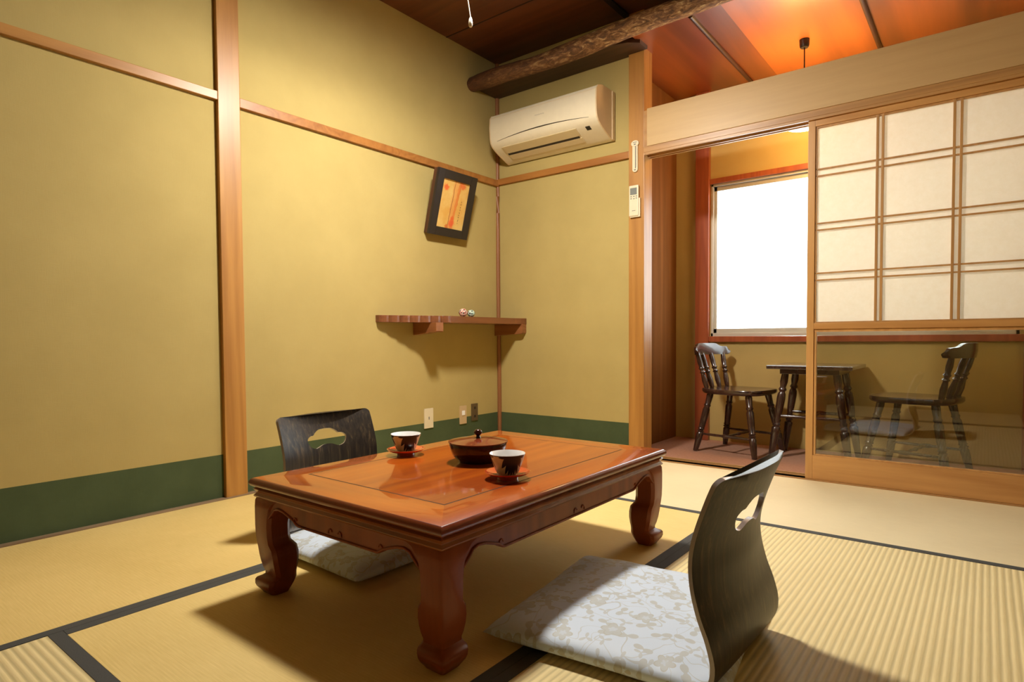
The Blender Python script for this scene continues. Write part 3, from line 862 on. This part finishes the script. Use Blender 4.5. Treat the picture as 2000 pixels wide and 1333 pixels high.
# ------------------------------------------------------------------ picture
pf = empty('picture_frame', (.030, -.549, 1.358)); tag(pf, 'dark framed orange bamboo painting tilting forward under the rail', 'picture')
pf.rotation_euler = (0, math.atan2(.100, .378), 0)
PW, PH = .340, .392
bm = nb(); fw = .052
for a, b in (((0, -PW / 2, 0), (.020, -PW / 2 + fw, PH)), ((0, PW / 2 - fw, 0), (.020, PW / 2, PH)), ((0, -PW / 2 + fw, 0), (.020, PW / 2 - fw, fw)), ((0, -PW / 2 + fw, PH - fw), (.020, PW / 2 - fw, PH))):
    box(bm, a, b, .0015)
obj('frame', bm, M_frameb, pf)
obj('backing', box(nb(), (-.028, -PW / 2 + .003, .003), (.0, PW / 2 - .003, PH - .003)), M_frames, pf)
def m_paint():
    m, nt, b = newmat('orange_bamboo_painting'); setb(b, rough=.5)
    t = nt.nodes.new('ShaderNodeTexCoord'); s = nt.nodes.new('ShaderNodeSeparateXYZ'); nt.links.new(t.outputs['Object'], s.inputs[0])
    y, z = X(nt, s.outputs[1]), X(nt, s.outputs[2])
    wob = (X(nt, noise(nt, coord(nt), 30, 3)) - .5) * .03
    paper = ramp(nt, noise(nt, coord(nt), 9, 4, .6), [(.35, (.66, .36, .08)), (.65, (.74, .52, .17))])
    st1 = (y + wob * .4 + .012 - (z - .2) * .05).abs().lt(.0022)
    st2 = (y + wob * .7 - .026 - (z - .2) * .10).abs().lt(.011)
    col = mix(nt, st2 * .8, paper, (.62, .16, .03))
    col = mix(nt, (y + wob - .005).abs().lt(.026) * .45, col, (.72, .25, .06))
    col = mix(nt, st1 * .8, col, (.22, .07, .02))
    def blot(cy, cz, r, c, col):
        wob = (X(nt, noise(nt, coord(nt), 55, 4, .7)) - .5) * .05
        d = (((y - cy) * (y - cy) + (z - cz) * (z - cz)).sqrt() + wob * .8)
        return mix(nt, ((r * 1.35 - d) / (r * .6)).clamp() * .8, col, c)
    col = blot(-.080, .292, .019, (.72, .08, .02), col); col = blot(.062, .318, .020, (.68, .10, .02), col)
    col = blot(.010, .085, .022, (.72, .09, .03), col); col = blot(.012, .115, .012, (.70, .12, .03), col)
    col = blot(-.025, .060, .013, (.60, .12, .02), col)
    nt.links.new(col, b.inputs['Base Color']); return m
pa = obj('painting', box(nb(), (.004, -PW / 2 + fw - .002, fw - .002), (.010, PW / 2 - fw + .002, PH - fw + .002)), m_paint(), pf)
bm = nb()
rnd = random.Random(4)
for i in range(9):        # column of brushed ink characters
    z0 = .225 - i * .0165; y0 = .070 - i * .0008
    for k in range(3):
        a = rnd.uniform(0, PI); l = rnd.uniform(.002, .0048); cy, cz = y0 + rnd.uniform(-.002, .002), z0 + rnd.uniform(-.004, .004)
        tube(bm, [(.0102, cy - l * math.cos(a), cz - l * math.sin(a)), (.0104, cy, cz), (.0102, cy + l * math.cos(a), cz + l * math.sin(a))], [.0003, .0011, .0004], 6)
obj('ink_writing', bm, M_ink, pf)

# ------------------------------------------------------------------ air conditioner
ac = empty('air_conditioner', (.515, -.003, 1.90)); tag(ac, 'cream wall mounted air conditioner below the dark plank', 'air conditioner')
sec = [(-.006, .295), (-.012, .300), (-.150, .298), (-.196, .284), (-.213, .262), (-.217, .20), (-.212, .13), (-.205, .105), (-.190, .085), (-.160, .066), (-.120, .048), (-.075, .030), (-.045, .018), (-.02, .010), (-.006, .010)]
sec = [(y, z - .006) for y, z in sec]
bm = nb(); NX = 30; rows = []
for i in range(NX + 1):
    x = -.395 + .79 * i / NX
    rows.append([bm.verts.new((x, y, z)) for y, z in sec])
for A, B in zip(rows, rows[1:]):
    for k in range(len(sec) - 1): bm.faces.new((A[k], A[k + 1], B[k + 1], B[k]))
bm.faces.new(rows[0]); bm.faces.new(rows[-1][::-1])
bmesh.ops.recalc_face_normals(bm, faces=bm.faces)
obj('housing', bm, M_acw, ac, smooth=35)
for s in (-1, 1):
    cc = [(y * 1.006, .15 + (z - .15) * 1.01) for y, z in sec]
    bm = prism(nb(), cc, .008, Matrix(((0, 0, 1, s * .395 - (0 if s > 0 else .008)), (1, 0, 0, 0), (0, 1, 0, 0), (0, 0, 0, 1))))
    obj('end_cap', bm, M_acs, ac)
bm = nb(); box(bm, (.402, -.035, .005), (.408, -.006, .292)); obj('mounting_plate', bm, M_acs, ac)
# curved intake line on the front, made of thin segments following the panel
def front_y(z):
    for (y1, z1), (y2, z2) in zip(sec[3:], sec[4:]):
        if z2 <= z <= z1: return y1 + (y2 - y1) * (z - z1) / (z2 - z1)
    return -.2
bm = nb(); pts = []
for i in range(25):
    x = -.345 + .69 * i / 24
    z = .104 + .020 * (1 - (x / .345) ** 2) * 1.0
    pts.append((x, front_y(z) - .0003, z))
rr = [.0008 + .0028 * (1 - abs(i - 12) / 12.5) for i in range(25)]
tube(bm, pts, rr, 8); obj('intake_slit', bm, M_slot, ac, smooth=60)
bm = nb(); tube(bm, [(-.39, front_y(.255) - .0002, .255), (.39, front_y(.255) - .0002, .255)], .0011, 6); obj('panel_seam', bm, M_acs, ac)
# louvre flap
def sp(t):   # point on lower sloped face
    a, b = Vector((0, -.186, .074)), Vector((0, -.062, .019)); return a.lerp(b, t)
nrm = Vector((0, -.055, -.124)).normalized()
def strip(name, x0, x1, t0, t1, h, mat, par=ac):
    bm = nb(); p, q = sp(t0), sp(t1)
    vs = []
    for base in (0, h):
        for x, s_ in ((x0, p), (x1, p), (x1, q), (x0, q)): vs.append(bm.verts.new(Vector((x, s_.y, s_.z)) + nrm * base))
    for f in ((0, 1, 2, 3), (7, 6, 5, 4), (0, 4, 5, 1), (1, 5, 6, 2), (2, 6, 7, 3), (3, 7, 4, 0)): bm.faces.new([vs[i] for i in f])
    bmesh.ops.recalc_face_normals(bm, faces=bm.faces)
    return obj(name, bm, mat, par)
M_flap = flat('yellowed_flap', (.60, .49, .29), .4)
strip('air_outlet', -.325, .225, .52, .66, .0050, M_slot)
strip('louvre_flap', -.330, .240, .06, .52, .0065, M_flap)
strip('lower_grille', -.325, .240, .67, .98, .0055, M_flap)
strip('sensor_window', .300, .330, .12, .34, .0035, M_black)
bm = nb(); pts = [(-.035 + .07 * i / 14, front_y(.20) - .0004, .197 + .0035 * math.sin(i * 2.3)) for i in range(15)]
tube(bm, pts, .0007, 5); obj('logo_mark', bm, M_print, ac)
# drain pipe beside the corner
# ------------------------------------------------------------------ thermometer and remote on the post
YP = -.0222
th = empty('thermometer', (1.066, YP, 1.780)); tag(th, 'white round headed wall thermometer on the cedar post', 'thermometer')
PL = Matrix(((1, 0, 0, 0), (0, 0, -1, 0), (0, 1, 0, 0), (0, 0, 0, 1)))
def capsule(w, z0, z1):
    r = w / 2; return [(r * math.cos(a), z1 - r + r * math.sin(a)) for a in [i * PI / 10 for i in range(11)]] + [(r * math.cos(a), z0 + r + r * math.sin(a)) for a in [PI + i * PI / 10 for i in range(11)]]
bm = prism(nb(), capsule(.034, -.092, .075), .008, PL, .001)
obj('backplate', bm, M_plate, th)
bm = prism(nb(), [(.024 * math.cos(i * PI / 12), .074 + .018 * math.sin(i * PI / 12)) for i in range(24)], .010, PL, .001)
obj('round_head', bm, M_plate, th)
bm = nb(); tube(bm, [(.004, -.0095, -.070), (.004, -.0095, .058)], .0022, 8); obj('glass_tube', bm, M_print, th)
bm = nb()
for i in range(14): box(bm, (.008, -.0086, -.062 + i * .0085), (.013, -.0078, -.0610 + i * .0085))
for i in range(5): box(bm, (-.012 + i * .005, -.0108, .078), (-.009 + i * .005, -.0098, .083))
box(bm, (-.006, -.0108, .066), (.006, -.0098, .072)); box(bm, (-.006, -.0088, -.082), (.006, -.0078, -.076))
obj('scale_marks', bm, M_print, th)

rc = empty('remote_control', (1.065, YP, 1.424)); tag(rc, 'white air conditioner remote in a holder on the cedar post', 'remote control')
obj('remote_body', box(nb(), (-.033, -.020, .006), (.028, -.004, .186), .006), M_plate, rc)
obj('wall_holder', box(nb(), (-.029, -.014, .0), (.036, .0, .110), .002), M_acw, rc)
obj('display', box(nb(), (-.024, -.0206, .130), (.019, -.0196, .170), .0004), M_grey, rc)
bm = nb()
for i, (a, b) in enumerate(((-.022, .118), (-.004, .118), (.012, .118), (-.022, .106), (-.004, .104), (.012, .106))): box(bm, (a, -.0212, b), (a + .009, -.0198, b + .005), .0006)
obj('buttons', bm, M_print, rc)
obj('logo_mark', box(nb(), (-.012, -.0205, .036), (.010, -.0199, .039)), M_print, rc)

# ------------------------------------------------------------------ wall plates on the left wall
def plate(label, y0, y1, z0, z1, mat, name):
    r = empty(name, (0, (y0 + y1) / 2, (z0 + z1) / 2)); w, h = (y1 - y0) / 2, (z1 - z0) / 2
    tag(r, label, 'wall plate', 'plates low on the wall')
    obj('cover_plate', box(nb(), (0, -w, -h), (.007, w, h), .0015), mat, r); return r
p = plate('plain ivory wall plate, largest of the three', -.730, -.655, .166, .288, M_plate, 'wall_plate')
obj('jack', box(nb(), (.0065, -.003, -.008), (.0085, .003, .010)), M_print, p)
p = plate('tan wall socket with a white plug port', -.413, -.349, .157, .276, flat('tan_plate', (.56, .40, .22), .4), 'wall_socket')
obj('port', box(nb(), (.0065, -.014, -.002), (.012, .012, .028), .002), M_white, p)
p = plate('bronze brown power outlet next to the corner', -.298, -.236, .167, .281, M_bronze, 'power_outlet')
for z in (.028, -.028): obj('socket_slot', box(nb(), (.0066, -.009, z - .008), (.0078, .009, z + .008)), M_slot, p)

# ------------------------------------------------------------------ veranda furniture
def seat_outline(d, w):
    out = []
    for i in range(48):
        a = 2 * PI * i / 48; c, s = math.cos(a), math.sin(a)
        e = .55
        x = d / 2 * math.copysign(abs(c) ** e, c); y = w / 2 * math.copysign(abs(s) ** e, s)
        y *= 1 + .05 * (x / d)
        out.append((x, y))
    return out
def chair_leg_prof(): return [(t_, r_ * 1.32) for t_, r_ in [(0, .0115), (.03, .012), (.20, .0155), (.30, .016), (.325, .0115), (.345, .0175), (.365, .0115), (.385, .0165), (.405, .0135), (.55, .0155), (.72, .0165), (.76, .012), (.79, .0165), (.81, .013), (.95, .0155), (1, .014)]]
def make_veranda_chair():
    root = empty('veranda_chair')
    H = .395
    # saddle seat
    bm = nb(); rings = []
    out = seat_outline(.395, .365)
    top = []
    for k, s_ in enumerate((1.0, .985, .93, .8, .6, .35, .12)):
        z = H - (.006 if k == 0 else 0) - (0 if k < 3 else .010 * (1 - s_ / .93)) 
        rings.append([bm.verts.new((x * s_, y * s_, z + .010 * max(0, abs(x * s_) / .2 - .6) * (1 if x < 0 else .2))) for x, y in out])
    low = [[bm.verts.new((x * s_, y * s_, z)) for x, y in out] for s_, z in ((1.0, H - .018), (.96, H - .028), (.9, H - .032))]
    seq = low[::-1] + rings
    for A, B in zip(seq, seq[1:]):
        for i in range(48): bm.faces.new((A[i], A[(i + 1) % 48], B[(i + 1) % 48], B[i]))
    bm.faces.new(seq[0][::-1]); bm.faces.new(seq[-1])
    obj('seat', bm, M_chair, root, smooth=50)
    tp = {}
    for sx in (1, -1):
        for sy in (1, -1):
            a = Vector((sx * .195, sy * .178, 0)); b = Vector((sx * .125, sy * .120, H - .028)); tp[sx, sy] = (a, b)
            bm = nb(); turned(bm, a, b, chair_leg_prof()); obj('leg', bm, M_chair, root, smooth=50)
    def on(sx, sy, t): a, b = tp[sx, sy]; return a.lerp(b, t)
    sp_ = [(0, .006), (.12, .007), (.3, .0085), (.42, .0075), (.46, .011), (.5, .0125), (.54, .011), (.58, .0075), (.7, .0085), (.88, .007), (1, .006)]
    for sy in (1, -1): bm = nb(); turned(bm, on(-1, sy, .30), on(1, sy, .30), sp_, 14); obj('side_stretcher', bm, M_chair, root, smooth=50)
    bm = nb(); turned(bm, on(-1, -1, .30).lerp(on(1, -1, .30), .5), on(-1, 1, .30).lerp(on(1, 1, .30), .5), sp_, 14); obj('cross_stretcher', bm, M_chair, root, smooth=50)
    # curved crest rail with raised middle
    N = 28; R = .30; bm = nb(); rows = []
    def cx_(y): return -.235 + .055 * (y / .19) ** 2
    for i in range(N + 1):
        t = i / N * 2 - 1; y = t * .195
        hgt = .074 - .022 * (1 / (1 + math.exp(-(abs(t) - .62) * 22)))
        if abs(t) > .88: hgt *= math.sqrt(max(.05, 1 - ((abs(t) - .88) / .125) ** 2))
        base = .604 + (.074 - .022 - hgt) * .5 * (1 if abs(t) > .88 else 0)
        x = cx_(y); th_ = .015 if abs(t) < .95 else .010
        lean = -.012
        rows.append([bm.verts.new(q) for q in ((x + th_ , y, base), (x + th_ + lean * .5, y, base + hgt * .5), (x + th_ * .6 + lean, y, base + hgt), (x - th_ * .6 + lean, y, base + hgt), (x - th_ + lean * .5, y, base + hgt * .5), (x - th_, y, base))])
    for A, B in zip(rows, rows[1:]):
        for k in range(6): bm.faces.new((A[k], A[(k + 1) % 6], B[(k + 1) % 6], B[k]))
    bm.faces.new(rows[0]); bm.faces.new(rows[-1][::-1]); bmesh.ops.recalc_face_normals(bm, faces=bm.faces)
    obj('crest_rail', bm, M_chair, root, smooth=55)
    for y in (-.150, -.052, .052, .150):
        a = Vector((-.150 - .012 * (1 - abs(y) / .15), y * .82, H)); b = Vector((cx_(y), y, .618))
        pr_ = [(t_, r_ * 1.45) for t_, r_ in [(0, .009), (.22, .012), (.36, .0095), (.42, .0085), (.45, .0130), (.48, .0085), (.52, .0085), (.56, .0130), (.60, .0090), (.75, .0115), (.9, .0100), (1, .008)]]
        bm = nb(); turned(bm, a, b, pr_, 16); obj('back_spindle', bm, M_chair, root, smooth=50)
    return root
vc = make_veranda_chair()
tag(vc, 'dark wooden spindle back chair beside the red post', 'chair', 'spindle back chairs at the window')
vc.location = (1.492, .545, 0); vc.rotation_euler = (0, 0, math.radians(-11))
vc2 = copy_tree(vc)
vc2['label'] = 'dark wooden spindle back chair behind the lower glass panel'
vc2.location = (2.415, .560, 0); vc2.rotation_euler = (0, 0, math.radians(180 - 14))

vt = empty('side_table', (1.915, .600, 0)); tag(vt, 'small dark square table with turned legs between two chairs', 'table')
bm = box(nb(), (-.215, -.232, .530), (.228, .232, .551), .004)
obj('tabletop', bm, M_chair, vt)
obj('table_frame', box(nb(), (-.155, -.170, .500), (.155, .170, .530), .002), M_chair, vt)
tl = {}
tprof = [(t_, r_ * 1.15) for t_, r_ in [(0, .013), (.05, .015), (.30, .020), (.36, .021), (.375, .014), (.40, .019), (.42, .013), (.45, .018), (.47, .013), (.55, .018), (.70, .021), (.76, .019), (.785, .013), (.81, .020), (.84, .014), (.90, .019), (1, .017)]]
for sx in (1, -1):
    for sy in (1, -1):
        a = Vector((sx * .205, sy * .155, 0)); b = Vector((sx * .135, sy * .125, .502)); tl[sx, sy] = (a, b)
        obj('leg', turned(nb(), a, b, tprof), M_chair, vt, smooth=50)
ts = [(0, .008), (.2, .010), (.4, .008), (.45, .012), (.5, .014), (.55, .012), (.6, .008), (.8, .010), (1, .008)]
for sy in (1, -1): obj('stretcher', turned(nb(), tl[-1, sy][0].lerp(tl[-1, sy][1], .50), tl[1, sy][0].lerp(tl[1, sy][1], .50), ts, 14), M_chair, vt, smooth=50)
obj('stretcher', turned(nb(), Vector((0, -.145, .25)), Vector((0, .145, .25)), ts, 14), M_chair, vt, smooth=50)

# ------------------------------------------------------------------ lamps
M_glow = m_emit('glowing_opal_glass', (1.0, .58, .20), 42.0)
pl = empty('pendant_lamp', (1.868, .470, 1.90)); tag(pl, 'pendant lamp on a black cord above the veranda table', 'lamp')
obj('ceiling_rose', lathe(nb(), [(0, .452), (.020, .452), (.024, .458), (.026, .470), (.027, .508), (0, .510)], 28), M_black, pl, smooth=45)
obj('cord', tube(nb(), [(0, 0, .455), (.001, 0, .30), (0, 0, .172)], .0035, 8), M_black, pl)
obj('shade', lathe(nb(), [(0, -.0), (.045, .001), (.090, .010), (.118, .030), (.130, .060), (.118, .095), (.085, .125), (.045, .145), (.03, .150), (0, .152)], 48), M_glow, pl, smooth=60)
obj('socket', lathe(nb(), [(0, .148), (.030, .148), (.030, .165), (.016, .185), (0, .188)], 24), M_black, pl, smooth=45)

def m_shade():
    m, nt, b = newmat('opal_lampshade'); nt.nodes.remove(b); out = nt.nodes['Material Output']
    d = nt.nodes.new('ShaderNodeBsdfDiffuse'); t = nt.nodes.new('ShaderNodeBsdfTranslucent'); mx = nt.nodes.new('ShaderNodeMixShader')
    d.inputs[0].default_value = (.85, .82, .75, 1); t.inputs[0].default_value = (.9, .82, .66, 1); mx.inputs[0].default_value = .6
    nt.links.new(d.outputs[0], mx.inputs[1]); nt.links.new(t.outputs[0], mx.inputs[2]); nt.links.new(mx.outputs[0], out.inputs[0])
    return m
M_shade = m_shade()
M_tube = m_emit('bright_diffuser', (1.0, .94, .84), 450.0)
cl = empty('ceiling_lamp', (1.13, -1.47, 2.14)); tag(cl, 'ceiling lamp over the low table with a white pull cord', 'lamp')
obj('diffuser', lathe(nb(), [(0, .0), (.085, .002), (.108, .012), (.115, .030), (.108, .052), (0, .060)], 40), M_tube, cl, smooth=50)
obj('lampshade', lathe(nb(), [(0, .100), (.10, .098), (.140, .082), (.165, .050), (.172, .036), (.175, .036), (.168, .053), (.143, .086), (.10, .103), (.045, .110), (.045, .16), (0, .165)], 48), M_shade, cl, smooth=45)
obj('stem', lathe(nb(), [(0, .16), (.012, .16), (.012, .455), (.05, .460), (.05, .474), (0, .475)], 20), M_acw, cl, smooth=45)
cd = obj('pull_cord', tube(nb(), [(.015, -.118, .045), (.015, -.110, -.05), (.010, -.096, -.13), (.016, -.086, -.206)], .0022, 8), M_cord, cl)
obj('cord_knob', lathe(nb(), [(0, -.204), (.003, -.206), (.006, -.214), (.0075, -.228), (.007, -.238), (.005, -.242), (0, -.240)], 20, c=(.016, -.085, 0)), M_cord, cd, smooth=60)

# ------------------------------------------------------------------ daylight
w = bpy.data.worlds.new('daylight'); sc.world = w; w.use_nodes = True
bg = w.node_tree.nodes['Background']; bg.inputs[0].default_value = (.93, .97, 1.0, 1); bg.inputs[1].default_value = 7.0

# ------------------------------------------------------------------ camera
cam = bpy.data.objects.new('camera', bpy.data.cameras.new('camera')); C.objects.link(cam); sc.camera = cam
yaw, pitch, roll = math.radians(38.07631813), math.radians(-1.86723867), math.radians(-.36357744)
cy_, sy_, cp, sp2 = math.cos(yaw), math.sin(yaw), math.cos(pitch), math.sin(pitch)
F = Vector((-sy_ * cp, cy_ * cp, sp2)); r = Vector((cy_, sy_, 0)); u = r.cross(F)
cr, sr = math.cos(roll), math.sin(roll)
r2 = cr * r + sr * u; u2 = -sr * r + cr * u
mw = Matrix((r2, u2, -F)).transposed().to_4x4(); mw.translation = Vector((2.70550356, -3.30405849, .71249997))
cam.matrix_world = mw
cam.data.sensor_width = 36; cam.data.lens = 1182.975 / 2000 * 36
cam.data.shift_y = 34.727 / 2000; cam.data.clip_start = .02

vs_ = sc.view_settings
vs_.view_transform = 'Standard'; vs_.look = 'None'; vs_.gamma = 1; vs_.use_curve_mapping = False; vs_.exposure = 0.0
sc.cycles.use_denoising = True
sc.cycles.max_bounces = 10; sc.cycles.diffuse_bounces = 6; sc.cycles.sample_clamp_indirect = 6
